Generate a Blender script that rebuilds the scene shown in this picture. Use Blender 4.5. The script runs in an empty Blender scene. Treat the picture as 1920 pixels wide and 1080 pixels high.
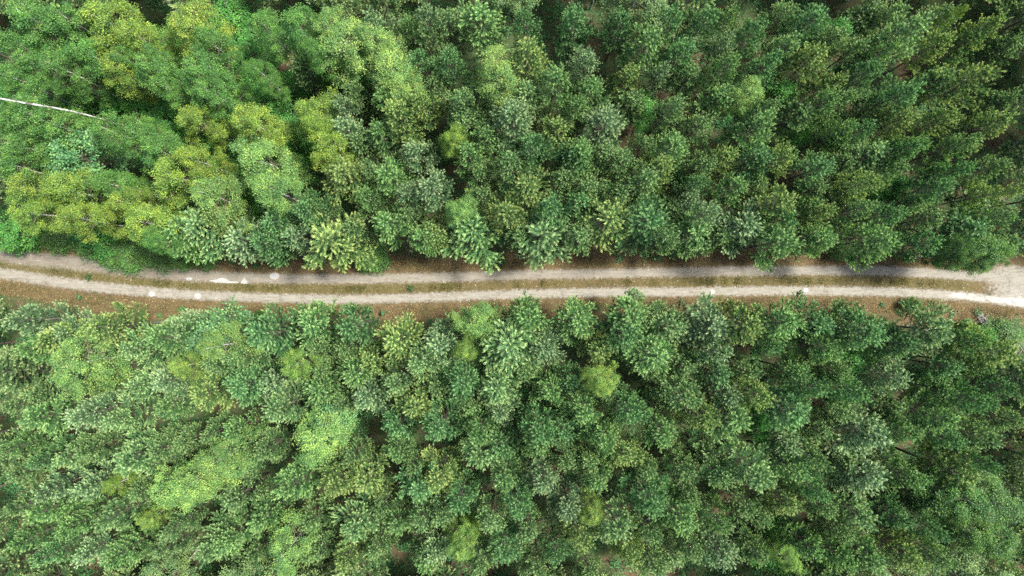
import bpy, math, random
import numpy as np
from mathutils import Vector

# ------------------------------------------------------------------ camera, sky, sun, exposure
SC = bpy.context.scene
COL = SC.collection
H = 58.0                 # camera height above the ground (m)
PPM = 22.0               # photo pixels per metre on the ground
SUN_AZ, SUN_EL = math.radians(14), math.radians(62)     # azimuth ccw from +X

cam_d = bpy.data.cameras.new("camera"); cam = bpy.data.objects.new("camera", cam_d); COL.objects.link(cam)
cam_d.sensor_width = 36.0
cam_d.lens = 36.0 * H / (1920 / PPM)
cam_d.clip_start = 0.5; cam_d.clip_end = 2000
cam.location = (0, 0, H); cam.rotation_euler = (0, 0, 0)
SC.camera = cam

world = bpy.data.worlds.new("World"); SC.world = world; world.use_nodes = True
wn = world.node_tree.nodes; wl = world.node_tree.links
bg = wn["Background"]
sky = wn.new("ShaderNodeTexSky"); sky.sky_type = 'NISHITA'; sky.sun_disc = False
sky.sun_elevation = SUN_EL; sky.sun_rotation = math.pi / 2 - SUN_AZ
sky.air_density = 1.0; sky.dust_density = 2.0; sky.ozone_density = 1.0
# a thin bright overcast veils the blue: the sky colour is drawn towards its own grey
sbw = wn.new("ShaderNodeRGBToBW"); smx = wn.new("ShaderNodeMixRGB"); smx.inputs[0].default_value = 0.1
wl.new(sky.outputs[0], sbw.inputs[0]); wl.new(sky.outputs[0], smx.inputs[1]); wl.new(sbw.outputs[0], smx.inputs[2])
wl.new(smx.outputs[0], bg.inputs[0]); bg.inputs[1].default_value = 0.15

sun_d = bpy.data.lights.new("sun", 'SUN'); sun_d.energy = 3.7; sun_d.angle = math.radians(9)
sun_d.color = (1.0, 0.97, 0.90)
sun = bpy.data.objects.new("sun", sun_d); COL.objects.link(sun)
sdir = Vector((math.cos(SUN_AZ) * math.cos(SUN_EL), math.sin(SUN_AZ) * math.cos(SUN_EL), math.sin(SUN_EL)))
sun.rotation_euler = sdir.to_track_quat('Z', 'Y').to_euler(); sun.location = sdir * 100

SC.view_settings.view_transform = 'Standard'; SC.view_settings.look = 'None'
SC.view_settings.exposure = 1.7; SC.view_settings.gamma = 1.0
cy = SC.cycles
cy.max_bounces = 10; cy.diffuse_bounces = 7; cy.glossy_bounces = 2; cy.transmission_bounces = 4
cy.transparent_max_bounces = 4
cy.use_denoising = False

# ------------------------------------------------------------------ helpers
def srgb(r, g, b):
    f = lambda c: (c / 255) / 12.92 if c / 255 <= 0.04045 else (((c / 255) + 0.055) / 1.055) ** 2.4
    return (f(r), f(g), f(b), 1.0)

def mesh_from(name, verts, faces, tone=None, mats=(), fmat=None, smooth=False):
    """verts (N,3); faces (M,k) one polygon size; tone: one float per face."""
    me = bpy.data.meshes.new(name)
    verts = np.asarray(verts, dtype=np.float32); faces = np.asarray(faces, dtype=np.int32)
    n, (m, k) = len(verts), faces.shape
    me.vertices.add(n); me.vertices.foreach_set("co", verts.ravel())
    me.loops.add(m * k); me.loops.foreach_set("vertex_index", faces.ravel())
    me.polygons.add(m); me.polygons.foreach_set("loop_start", np.arange(0, m * k, k, dtype=np.int32))
    if fmat is not None:
        me.polygons.foreach_set("material_index", np.asarray(fmat, dtype=np.int32))
    if smooth:
        me.polygons.foreach_set("use_smooth", np.ones(m, dtype=bool))
    if tone is not None:
        a = me.attributes.new("tone", 'FLOAT', 'FACE'); a.data.foreach_set("value", np.asarray(tone, dtype=np.float32))
    for mt in mats: me.materials.append(mt)
    me.update(calc_edges=True)
    return me

def link(name, me, parent=None):
    o = bpy.data.objects.new(name, me); COL.objects.link(o)
    if parent is not None: o.parent = parent
    return o

def tag(o, label=None, cat=None, group=None, kind=None):
    if label: o["label"] = label
    if cat: o["category"] = cat
    if group: o["group"] = group
    if kind: o["kind"] = kind
    return o

def unit(a):
    return a / np.maximum(np.linalg.norm(a, axis=-1, keepdims=True), 1e-9)

def blades(P, D, L, W, rng):
    """needle triangles: base centre P, direction D, length L, base width W."""
    n = len(P)
    S = unit(np.cross(D, rng.normal(size=(n, 3)))) * (W / 2)[:, None]
    V = np.stack([P - S, P + S, P + D * L[:, None]], 1).reshape(-1, 3)
    return V, np.arange(3 * n).reshape(n, 3)

def leaves(P, D, N, L, W):
    """rhombic leaves: base P, direction D, normal N."""
    n = len(P)
    S = unit(np.cross(D, N)) * (W / 2)[:, None]
    M = P + D * (L * 0.45)[:, None]
    V = np.stack([P, M - S, P + D * L[:, None], M + S], 1).reshape(-1, 3)
    return V, np.arange(4 * n).reshape(n, 4)

def tube(points, radii, sides=6):
    pts = np.asarray(points, dtype=float); n = len(pts)
    T = np.gradient(pts, axis=0); T = unit(T)
    ref = np.array([0, 0, 1.0]) if abs(T[0][2]) < 0.8 else np.array([1.0, 0, 0])
    A = unit(np.cross(T, ref)); B = np.cross(T, A)
    ang = np.arange(sides) * 2 * math.pi / sides
    V = (pts[:, None] + (A[:, None] * np.cos(ang)[None, :, None] + B[:, None] * np.sin(ang)[None, :, None])
         * np.asarray(radii)[:, None, None]).reshape(-1, 3)
    F = []
    for i in range(n - 1):
        for j in range(sides):
            a = i * sides + j; b = i * sides + (j + 1) % sides
            F.append((a, b, b + sides, a + sides))
    return V, F

class Build:
    def __init__(self): self.v = []; self.f = []; self.t = []; self.n = 0
    def add(self, V, F, tone=1.0):
        F = np.asarray(F)
        self.v.append(np.asarray(V)); self.f.append(F + self.n); self.n += len(V)
        self.t.append(np.full(len(F), tone) if np.isscalar(tone) else np.asarray(tone))
    def mesh(self, name, mat, smooth=False):
        mats = mat if isinstance(mat, tuple) else (mat,)
        fm = np.concatenate([np.full(len(f), 0 if i == 0 else len(mats) - 1) for i, f in enumerate(self.f)])
        return mesh_from(name, np.concatenate(self.v), np.concatenate(self.f), np.concatenate(self.t), mats, fmat=fm, smooth=smooth)

# ------------------------------------------------------------------ materials
def new_mat(name):
    m = bpy.data.materials.new(name); m.use_nodes = True
    nt = m.node_tree; nt.nodes.clear()
    out = nt.nodes.new("ShaderNodeOutputMaterial")
    return m, nt, out

def foliage_mat(name, rough=0.5, trans=0.3, spec=0.35, tint=(1, 1, 1), use_obj=True, base=None, tip=(1.25, 1.12, 0.75)):
    m, nt, out = new_mat(name); N = nt.nodes.new; L = nt.links.new
    at = N("ShaderNodeAttribute"); at.attribute_name = "tone"; at.attribute_type = 'GEOMETRY'
    if use_obj:
        oi = N("ShaderNodeObjectInfo"); src = oi.outputs["Color"]
    else:
        rgb = N("ShaderNodeRGB"); rgb.outputs[0].default_value = base; src = rgb.outputs[0]
    # tone 0..2 : 1 is the plain colour, above: young growth plus painted tip light, below: old needles plus painted shade
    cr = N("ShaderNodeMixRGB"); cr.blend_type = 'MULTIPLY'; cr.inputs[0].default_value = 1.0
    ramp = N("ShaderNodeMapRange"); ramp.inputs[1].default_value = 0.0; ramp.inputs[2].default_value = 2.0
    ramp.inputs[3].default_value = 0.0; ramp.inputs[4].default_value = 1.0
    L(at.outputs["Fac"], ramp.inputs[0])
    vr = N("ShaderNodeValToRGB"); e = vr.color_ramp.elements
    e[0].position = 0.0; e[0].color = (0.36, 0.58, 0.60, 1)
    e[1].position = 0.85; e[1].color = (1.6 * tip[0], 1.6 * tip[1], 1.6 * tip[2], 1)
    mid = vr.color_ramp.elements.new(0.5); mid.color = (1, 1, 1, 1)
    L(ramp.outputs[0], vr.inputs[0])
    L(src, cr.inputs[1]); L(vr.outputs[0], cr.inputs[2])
    # slow drift of hue through the crown
    tc = N("ShaderNodeNewGeometry"); no = N("ShaderNodeTexNoise"); no.inputs["Scale"].default_value = 0.9
    L(tc.outputs["Position"], no.inputs["Vector"])
    mr = N("ShaderNodeMapRange"); mr.inputs[1].default_value = 0.3; mr.inputs[2].default_value = 0.7
    mr.inputs[3].default_value = 0.8; mr.inputs[4].default_value = 1.2
    L(no.outputs["Fac"], mr.inputs[0])
    c2 = N("ShaderNodeMixRGB"); c2.blend_type = 'MULTIPLY'; c2.inputs[0].default_value = 1.0
    L(cr.outputs[0], c2.inputs[1]); L(mr.outputs[0], c2.inputs[2])
    pb = N("ShaderNodeBsdfPrincipled"); pb.inputs["Roughness"].default_value = rough
    pb.inputs["Specular IOR Level"].default_value = spec
    tl = N("ShaderNodeBsdfTranslucent")
    c3 = N("ShaderNodeMixRGB"); c3.blend_type = 'MULTIPLY'; c3.inputs[0].default_value = 1.0
    c3.inputs[2].default_value = (1.15, 1.25, 0.55, 1)
    L(c2.outputs[0], c3.inputs[1])
    mx = N("ShaderNodeMixShader"); mx.inputs[0].default_value = trans
    L(c2.outputs[0], pb.inputs["Base Color"]); L(c3.outputs[0], tl.inputs["Color"])
    L(pb.outputs[0], mx.inputs[1]); L(tl.outputs[0], mx.inputs[2]); L(mx.outputs[0], out.inputs[0])
    return m

def noise_mat(name, c1, c2, scale=4, rough=0.9, detail=6, c3=None, scale2=0.6, bump=0.0):
    m, nt, out = new_mat(name); N = nt.nodes.new; L = nt.links.new
    g = N("ShaderNodeNewGeometry"); no = N("ShaderNodeTexNoise"); no.inputs["Scale"].default_value = scale
    no.inputs["Detail"].default_value = detail; no.inputs["Roughness"].default_value = 0.7
    L(g.outputs["Position"], no.inputs["Vector"])
    r = N("ShaderNodeValToRGB"); r.color_ramp.elements[0].position = 0.35; r.color_ramp.elements[1].position = 0.65
    r.color_ramp.elements[0].color = c1; r.color_ramp.elements[1].color = c2
    L(no.outputs["Fac"], r.inputs[0]); col = r.outputs[0]
    if c3:
        n2 = N("ShaderNodeTexNoise"); n2.inputs["Scale"].default_value = scale2; n2.inputs["Detail"].default_value = 4
        L(g.outputs["Position"], n2.inputs["Vector"])
        r2 = N("ShaderNodeValToRGB"); r2.color_ramp.elements[0].position = 0.45; r2.color_ramp.elements[1].position = 0.6
        L(n2.outputs["Fac"], r2.inputs[0])
        mx = N("ShaderNodeMixRGB"); L(r2.outputs[0], mx.inputs[0]); L(col, mx.inputs[1]); mx.inputs[2].default_value = c3
        col = mx.outputs[0]
    pb = N("ShaderNodeBsdfPrincipled"); pb.inputs["Roughness"].default_value = rough
    pb.inputs["Specular IOR Level"].default_value = 0.2
    L(col, pb.inputs["Base Color"])
    if bump:
        b = N("ShaderNodeBump"); b.inputs["Strength"].default_value = bump; b.inputs["Distance"].default_value = 0.05
        L(no.outputs["Fac"], b.inputs["Height"]); L(b.outputs[0], pb.inputs["Normal"])
    L(pb.outputs[0], out.inputs[0])
    return m

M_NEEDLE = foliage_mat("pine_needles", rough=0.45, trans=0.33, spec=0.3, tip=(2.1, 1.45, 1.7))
M_LEAF = foliage_mat("tree_leaves", rough=0.5, trans=0.38, spec=0.35, tip=(1.6, 1.15, 0.9))
M_PINEBARK = noise_mat("pine_bark", (0.07, 0.05, 0.04, 1), (0.16, 0.11, 0.08, 1), 9, c3=(0.13, 0.12, 0.11, 1), scale2=2)
M_BIRCHBARK = noise_mat("birch_bark", (0.45, 0.44, 0.40, 1), (0.75, 0.73, 0.68, 1), 7, c3=(0.16, 0.14, 0.12, 1), scale2=3)
M_OLDBIRCH = noise_mat("weathered_birch_bark", (0.20, 0.19, 0.165, 1), (0.42, 0.41, 0.37, 1), 5, c3=(0.09, 0.08, 0.065, 1), scale2=2.2)
M_TWIG = noise_mat("twig_bark", (0.07, 0.05, 0.035, 1), (0.17, 0.13, 0.09, 1), 8)
M_DEADTWIG = noise_mat("pine_branch_bark", (0.035, 0.035, 0.02, 1), (0.08, 0.07, 0.045, 1), 8)
M_DEAD = noise_mat("dead_wood", (0.22, 0.20, 0.18, 1), (0.42, 0.39, 0.36, 1), 8)

# ------------------------------------------------------------------ track geometry (photo pixels -> ground metres)
XS = np.array([-500, -200, 0, 167, 333, 500, 640, 840, 960, 1140, 1280, 1493, 1707, 1813, 1920, 2100, 2400], float)
UP = np.array([400, 446, 478, 496, 515, 522, 523, 520, 516, 513, 510, 507.5, 510, 517, 524, 540, 580], float)
LO = np.array([435, 480, 512, 536, 551, 558, 561, 556, 552, 548, 547, 545, 549, 556, 569, 596, 650], float)
def smooth_interp(x, xs, ys):
    # Catmull-Rom through the samples
    x = np.asarray(x, float); i = np.clip(np.searchsorted(xs, x) - 1, 0, len(xs) - 2)
    m = np.gradient(ys, xs); h = xs[i + 1] - xs[i]; t = np.clip((x - xs[i]) / h, 0, 1)
    return ((2*t**3 - 3*t**2 + 1) * ys[i] + (t**3 - 2*t**2 + t) * h * m[i] + (-2*t**3 + 3*t**2) * ys[i+1] + (t**3 - t**2) * h * m[i+1])
def gx(px): return (np.asarray(px) - 960) / PPM
def gy(py): return (540 - np.asarray(py)) / PPM
def track_c(X):                                  # centre line and half spacing of the ruts, metres
    px = np.asarray(X) * PPM + 960
    u = smooth_interp(px, XS, UP); l = smooth_interp(px, XS, LO)
    return (540 - (u + l) / 2) / PPM, (l - u) / 2 / PPM

def at_height(px, py, h):
    k = (H - h) / H / PPM
    return (px - 960) * k, (540 - py) * k

def ground_z(X, Y):
    X = np.asarray(X, float); Y = np.asarray(Y, float)
    c, _ = track_c(X)
    far = np.clip((np.abs(Y - c) - 3) / 6, 0, 1)
    return far * (0.18 * np.sin(X * .23 + 1.3) * np.cos(Y * .31) + 0.1 * np.sin(X * .9 + Y * .7))

# surface colours of the forest floor, verges and ruts all come from one node group so that sheets meet without a seam
def floor_mat(name, track):
    m, nt, out = new_mat(name); N = nt.nodes.new; L = nt.links.new
    geo = N("ShaderNodeNewGeometry")
    def noise(scale, detail=5, rough=0.6):
        n = N("ShaderNodeTexNoise"); n.inputs["Scale"].default_value = scale; n.inputs["Detail"].default_value = detail
        n.inputs["Roughness"].default_value = rough; L(geo.outputs["Position"], n.inputs["Vector"]); return n.outputs["Fac"]
    def ramp(fac, stops):
        r = N("ShaderNodeValToRGB"); e = r.color_ramp.elements
        e[0].position, e[0].color = stops[0]; e[1].position, e[1].color = stops[-1]
        for p, c in stops[1:-1]:
            q = e.new(p); q.color = c
        L(fac, r.inputs[0]); return r.outputs[0]
    def mix(f, a, b, mode='MIX'):
        x = N("ShaderNodeMixRGB"); x.blend_type = mode
        if isinstance(f, float): x.inputs[0].default_value = f
        else: L(f, x.inputs[0])
        for s, v in ((1, a), (2, b)):
            if isinstance(v, tuple): x.inputs[s].default_value = v
            else: L(v, x.inputs[s])
        return x.outputs[0]
    def attr(nm):
        a = N("ShaderNodeAttribute"); a.attribute_name = nm; return a.outputs["Fac"]
    def math_(op, a, b):
        x = N("ShaderNodeMath"); x.operation = op
        for s, v in ((0, a), (1, b)):
            if isinstance(v, (int, float)): x.inputs[s].default_value = v
            else: L(v, x.inputs[s])
        return x.outputs[0]
    def edge(a, n, w=0.5, lo=0.4, hi=0.6):                     # attribute roughened by noise
        v = math_('ADD', a, math_('MULTIPLY', math_('SUBTRACT', n, 0.5), w))
        mr = N("ShaderNodeMapRange"); mr.interpolation_type = 'SMOOTHSTEP'
        mr.inputs[1].default_value = lo; mr.inputs[2].default_value = hi; L(v, mr.inputs[0]); return mr.outputs[0]
    nf = noise(14, 8, 0.75); nm_ = noise(2.6, 6); ns = noise(0.35, 4); ng = noise(45, 4, 0.8)
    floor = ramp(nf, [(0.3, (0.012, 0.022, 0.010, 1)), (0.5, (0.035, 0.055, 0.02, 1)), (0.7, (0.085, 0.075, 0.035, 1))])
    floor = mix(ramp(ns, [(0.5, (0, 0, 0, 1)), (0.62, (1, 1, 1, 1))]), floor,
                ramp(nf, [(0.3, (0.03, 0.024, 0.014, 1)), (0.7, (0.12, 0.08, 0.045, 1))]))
    litter = ramp(nf, [(0.3, (0.022, 0.016, 0.009, 1)), (0.5, (0.085, 0.056, 0.028, 1)), (0.7, (0.18, 0.125, 0.062, 1))])
    litter = mix(ramp(nm_, [(0.45, (0, 0, 0, 1)), (0.7, (1, 1, 1, 1))]), litter,
                 ramp(nf, [(0.3, (0.03, 0.032, 0.010, 1)), (0.7, (0.16, 0.14, 0.05, 1))]))
    litter = mix(ramp(noise(1.3, 6, .7), [(0.46, (0, 0, 0, 1)), (0.60, (.85, .85, .85, 1))]), litter, ramp(nf, [(0.3, (0.014, 0.014, 0.008, 1)), (0.7, (0.075, 0.058, 0.028, 1))]))
    col = mix(edge(attr("litter"), nm_, 0.9), floor, litter)
    grass = ramp(noise(9, 8, .8), [(0.32, (0.022, 0.022, 0.009, 1)), (0.5, (0.075, 0.062, 0.024, 1)), (0.68, (0.16, 0.12, 0.055, 1))])
    col = mix(edge(attr("grass"), noise(3.0, 8, 0.8), 1.6, .35, .62), col, grass)
    gravel = ramp(ng, [(0.25, (0.12, 0.113, 0.094, 1)), (0.5, (0.22, 0.208, 0.177, 1)), (0.8, (0.32, 0.305, 0.265, 1))])
    tan = ramp(ng, [(0.25, (0.09, 0.077, 0.060, 1)), (0.75, (0.21, 0.183, 0.145, 1))])
    gravel = mix(attr("earthy"), gravel, tan)
    gravel = mix(ramp(nm_, [(0.35, (0.35, 0.35, 0.35, 1)), (0.7, (0, 0, 0, 1))]), gravel, (0.13, 0.117, 0.092, 1))
    white = ramp(ng, [(0.3, (0.24, 0.23, 0.205, 1)), (0.7, (0.33, 0.32, 0.295, 1))])
    gravel = mix(edge(attr("chalk"), nm_, 0.8, 0.35, 0.75), gravel, white)
    if track:
        # faint streaks drawn out along the direction of travel, and darker washed hollows
        mp = N("ShaderNodeMapping"); mp.inputs["Scale"].default_value = (0.35, 3.2, 1)
        L(geo.outputs["Position"], mp.inputs["Vector"])
        st = N("ShaderNodeTexNoise"); st.inputs["Scale"].default_value = 2.2; st.inputs["Detail"].default_value = 7; st.inputs["Roughness"].default_value = .7
        L(mp.outputs[0], st.inputs["Vector"])
        gravel = mix(1.0, gravel, ramp(st.outputs["Fac"], [(0.3, (.66, .63, .58, 1)), (0.5, (1, 1, 1, 1)), (0.7, (1.18, 1.17, 1.14, 1))]), 'MULTIPLY')
        gravel = mix(ramp(noise(1.1, 7, .7), [(0.36, (.55, .55, .55, 1)), (0.46, (0, 0, 0, 1))]), gravel, (0.105, 0.090, 0.066, 1))
        gravel = mix(ramp(noise(30, 3, .6), [(0.62, (0, 0, 0, 1)), (0.70, (.8, .8, .8, 1))]), gravel, (0.07, 0.062, 0.045, 1))
        col = mix(edge(attr("gravel"), noise(3.5, 9, 0.8), 1.4, 0.38, 0.74), col, gravel)
    pb = N("ShaderNodeBsdfPrincipled"); pb.inputs["Roughness"].default_value = 0.92
    pb.inputs["Specular IOR Level"].default_value = 0.15
    b = N("ShaderNodeBump"); b.inputs["Strength"].default_value = 0.6; b.inputs["Distance"].default_value = 0.04
    L(nf, b.inputs["Height"]); L(b.outputs[0], pb.inputs["Normal"])
    L(col, pb.inputs["Base Color"]); L(pb.outputs[0], out.inputs[0])
    return m

def sm(a, b, x): t = np.clip((x - a) / (b - a), 0, 1); return t * t * (3 - 2 * t)

def surface_attrs(X, Y):
    c, hs = track_c(X); v = (Y - c)                      # + is above the track in the photo
    px = X * PPM + 960
    verge = np.abs(v) - hs
    up_w = 1.9 + 0.5 * np.sin(X * .3); lo_w = 2.2 + 0.6 * np.sin(X * .21 + 1)
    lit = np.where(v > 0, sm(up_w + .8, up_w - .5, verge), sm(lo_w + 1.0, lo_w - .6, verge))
    jx = sm(1780, 1900, px)
    grass = sm(0.66, 0.36, np.abs(v) / hs) * (1 - jx) * (1 - .35 * sm(820, 900, px) * sm(1330, 1200, px)) * (.86 + .14 * np.sin(X * 1.3 + 3 * np.sin(X * .37)))
    grass = np.maximum(grass, 0.62 * sm(0.9, 0.45, np.abs(verge - 0.75)) * (v > 0) * sm(700, 100, px))
    wu = 0.44 + 0.27 * sm(560, 100, px) ; wl = 0.42 + 0.10 * sm(500, 0, px)
    ru = 1 - np.abs(v - hs) / (2 * wu); rl = 1 - np.abs(v + hs) / (2 * wl)
    gravel = np.clip(np.maximum(ru, rl), 0, 1)
    gravel = np.maximum(gravel, jx * sm(-hs - .55, -hs - .1, v) * sm(hs + 1.9, hs + 0.7, v) * 0.75)
    earthy = np.where(v > 0, 0.65 + 0.35 * sm(600, 200, px) - 0.3 * sm(1000, 1700, px), 0.25 + .2 * sm(300, 0, px) - .1 * sm(900, 1400, px))
    chalk = 0.38 * sm(.5, .1, np.abs(v + hs - 0.03)) * sm(1740, 1800, px) + 0.25 * sm(1850, 1930, px) + 0.22 * (v < 0) * sm(500, 1300, px)
    return dict(litter=lit, grass=grass, gravel=gravel, earthy=np.clip(earthy, 0, 1), chalk=np.clip(chalk, 0, 1))

def grid_obj(name, xs, Y, mat, zfun, zoff=0.0):
    """xs (nx,), Y (nx,ny)"""
    nx, ny = Y.shape; X = np.repeat(xs[:, None], ny, 1)
    V = np.stack([X, Y, zfun(X, Y) + zoff], -1).reshape(-1, 3)
    i = np.arange(nx - 1)[:, None] * ny + np.arange(ny - 1)[None]
    F = np.stack([i, i + ny, i + ny + 1, i + 1], -1).reshape(-1, 4)
    me = mesh_from(name, V, F, mats=(mat,), smooth=True)
    for k, a in surface_attrs(X.ravel(), Y.ravel()).items():
        at = me.attributes.new(k, 'FLOAT', 'POINT'); at.data.foreach_set("value", a.astype(np.float32))
    return link(name, me)

M_FLOOR = floor_mat("forest_floor", False); M_TRACK = floor_mat("gravel_track", True)
inner = np.arange(-56, 56.1, 0.4); outer = np.array([60, 70, 90, 140, 240, 500, 1200.])
gxs = np.concatenate([-outer[::-1], inner, outer])
iy = np.arange(-38, 38.1, 0.3); gys = np.concatenate([-outer[::-1], iy, outer])
g = grid_obj("ground", gxs, np.repeat(gys[None], len(gxs), 0), M_FLOOR, ground_z); tag(g, kind="structure")
txs = np.arange(-56, 60.1, 0.12); tc_, th_ = track_c(txs)
jw = sm(1780, 1900, txs * PPM + 960)
tv = np.linspace(-1, 1, 61)[None] * np.ones((len(txs), 1))
TY = tc_[:, None] + np.where(tv > 0, tv * (th_ + 1.0 + 5.0 * jw)[:, None], tv * (th_ + 0.95)[:, None])
def track_z(X, Y):
    c, hs = track_c(X); v = Y - c
    return 0.012 + 0.03 * np.exp(-(v / (hs * .5)) ** 2)
t = grid_obj("track", txs, TY, M_TRACK, track_z); tag(t, "two pale gravel wheel ruts with a grassy middle strip", None, kind="structure")

# ------------------------------------------------------------------ tree kinds
def pine_crown_and_trunk(seed, h=10.0, R=1.9, sparse=1.0):
    rng = np.random.default_rng(seed)
    wood = Build(); P = []; D = []; Ln = []; Wd = []; T = []
    cl = h * 0.58                                          # length of the green crown
    lean = rng.normal(0, 0.012, 2) * h
    def axis(z): return np.array([lean[0] * (z / h) ** 2, lean[1] * (z / h) ** 2, z])
    zs = np.linspace(-0.25, h - 0.15, 9)
    wood.add(*tube([axis(z) for z in zs], [0.105 * (1 - z / (h * 1.04)) + 0.012 for z in zs], 7))
    def brush(pts, r0, dens, tip):
        """needles around a twig given by a polyline"""
        pts = np.asarray(pts); seg = np.linalg.norm(np.diff(pts, axis=0), axis=1); tot = seg.sum()
        n = max(10, int(tot * dens * 1.35)); u = rng.uniform(0, 1, n) ** 0.8
        s = u * tot; cs = np.concatenate([[0], np.cumsum(seg)]); k = np.clip(np.searchsorted(cs, s) - 1, 0, len(seg) - 1)
        f = (s - cs[k]) / seg[k]; p = pts[k] * (1 - f)[:, None] + pts[k + 1] * f[:, None]
        tdir = unit(pts[k + 1] - pts[k]); side = unit(np.cross(tdir, rng.normal(size=(n, 3))))
        d = unit(tdir * rng.uniform(1.1, 2.2, (n, 1)) + side)
        P.append(p); D.append(d); Ln.append(r0 * rng.uniform(0.8, 1.35, n)); Wd.append(np.full(n, 0.044) * rng.uniform(.7, 1.3, n))
        T.append(np.clip(0.40 + 1.25 * u ** 1.8 + tip + rng.normal(0, .12, n), 0, 2))  # paler towards the twig tip: new growth plus painted light; bases painted shaded
    z = h; az0 = rng.uniform(0, 6.28)
    upv = np.array([0, 0, 1.0])
    # leader and the candles round it
    brush([axis(h - 0.7), axis(h - .2), axis(h) + upv * .15], 0.15, 90, 0.3)
    d = 0.15
    while d < cl:
        z = h - d; frac = d / cl
        prof = min(1.05, (0.12 + 1.02 * (frac ** 0.88))) * (1.0 - 0.25 * max(0, (frac - .75) / .25))
        nb = rng.integers(4, 7)
        az0 += rng.uniform(.4, 1.2)
        lop = 1 + .18 * math.sin(az0 * 3)
        for b in range(nb):
            if rng.random() < 0.10 * sparse and frac > .2: continue
            az = az0 + b * 2 * math.pi / nb + rng.normal(0, .2)
            L = R * prof * rng.uniform(0.62, 1.25) * lop
            el = math.radians(68 - 55 * frac + rng.normal(0, 6))
            o = np.array([math.cos(az), math.sin(az), 0])
            base = axis(z)
            ts = np.linspace(0, 1, 6)
            fp = lambda t: base + o * (L * t) + upv * (L * (math.tan(el) * t * (1 - .55 * t) * .8 + .16 * t ** 3))
            pts = np.array([fp(t) for t in ts])
            wood.add(*tube(pts, 0.022 * (1 - ts * .8) * (0.6 + L / 2), 4))
            bt = rng.normal(0.0, .14)
            brush(pts[-3:] if L > .9 else pts, 0.155, 75, 0.18 + bt)
            nt = max(1, int(L / 0.40)); 
            for j in range(nt):
                t0 = .12 if L < 1.1 else .30
                tt = t0 + (.90 - t0) * (j + .5) / nt + rng.normal(0, .03)
                for sd in (-1, 1):
                    if rng.random() < .12: continue
                    p0 = fp(tt + sd * .03); a2 = az + sd * math.radians(rng.uniform(28, 52))
                    l2 = (0.42 + 0.42 * L * (1 - tt)) * rng.uniform(.7, 1.3)
                    o2 = np.array([math.cos(a2), math.sin(a2), 0]); ri = rng.uniform(.30, .75)
                    q = np.array([p0, p0 + o2 * l2 * .5 + upv * l2 * .12, p0 + o2 * l2 * .92 + upv * l2 * ri])
                    wood.add(*tube(q, [0.008, 0.006, 0.004], 3))
                    brush(q, 0.15, 72, 0.05 + bt + rng.normal(0, .08))
                    if l2 > .62:
                        s2 = rng.choice([-1, 1]); a3 = a2 + s2 * math.radians(rng.uniform(30, 50)); o3 = np.array([math.cos(a3), math.sin(a3), 0]); l3 = l2 * .5
                        q3 = np.array([q[1], q[1] + o3 * l3 * .5 + upv * l3 * .2, q[1] + o3 * l3 + upv * l3 * .55])
                        brush(q3, 0.14, 70, bt)
        d += rng.uniform(0.40, 0.58) * (1 + .2 * frac)
    # dead whorls on the bare stem
    for _ in range(16):
        z = rng.uniform(h * .16, h * .52); az = rng.uniform(0, 6.28); L = rng.uniform(.5, 1.3)
        o = np.array([math.cos(az), math.sin(az), rng.uniform(-.15, .25)])
        p = axis(z); wood.add(*tube([p, p + o * L * .5, p + o * L + np.array([0, 0, -.1])], [0.014, .009, .004], 3), 0.5)
    P = np.concatenate(P); D = np.concatenate(D)
    V, F = blades(P, D, np.concatenate(Ln), np.concatenate(Wd), rng)
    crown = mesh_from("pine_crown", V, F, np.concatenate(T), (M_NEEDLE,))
    return crown, wood.mesh("pine_trunk", (M_PINEBARK, M_DEADTWIG), True)

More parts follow.
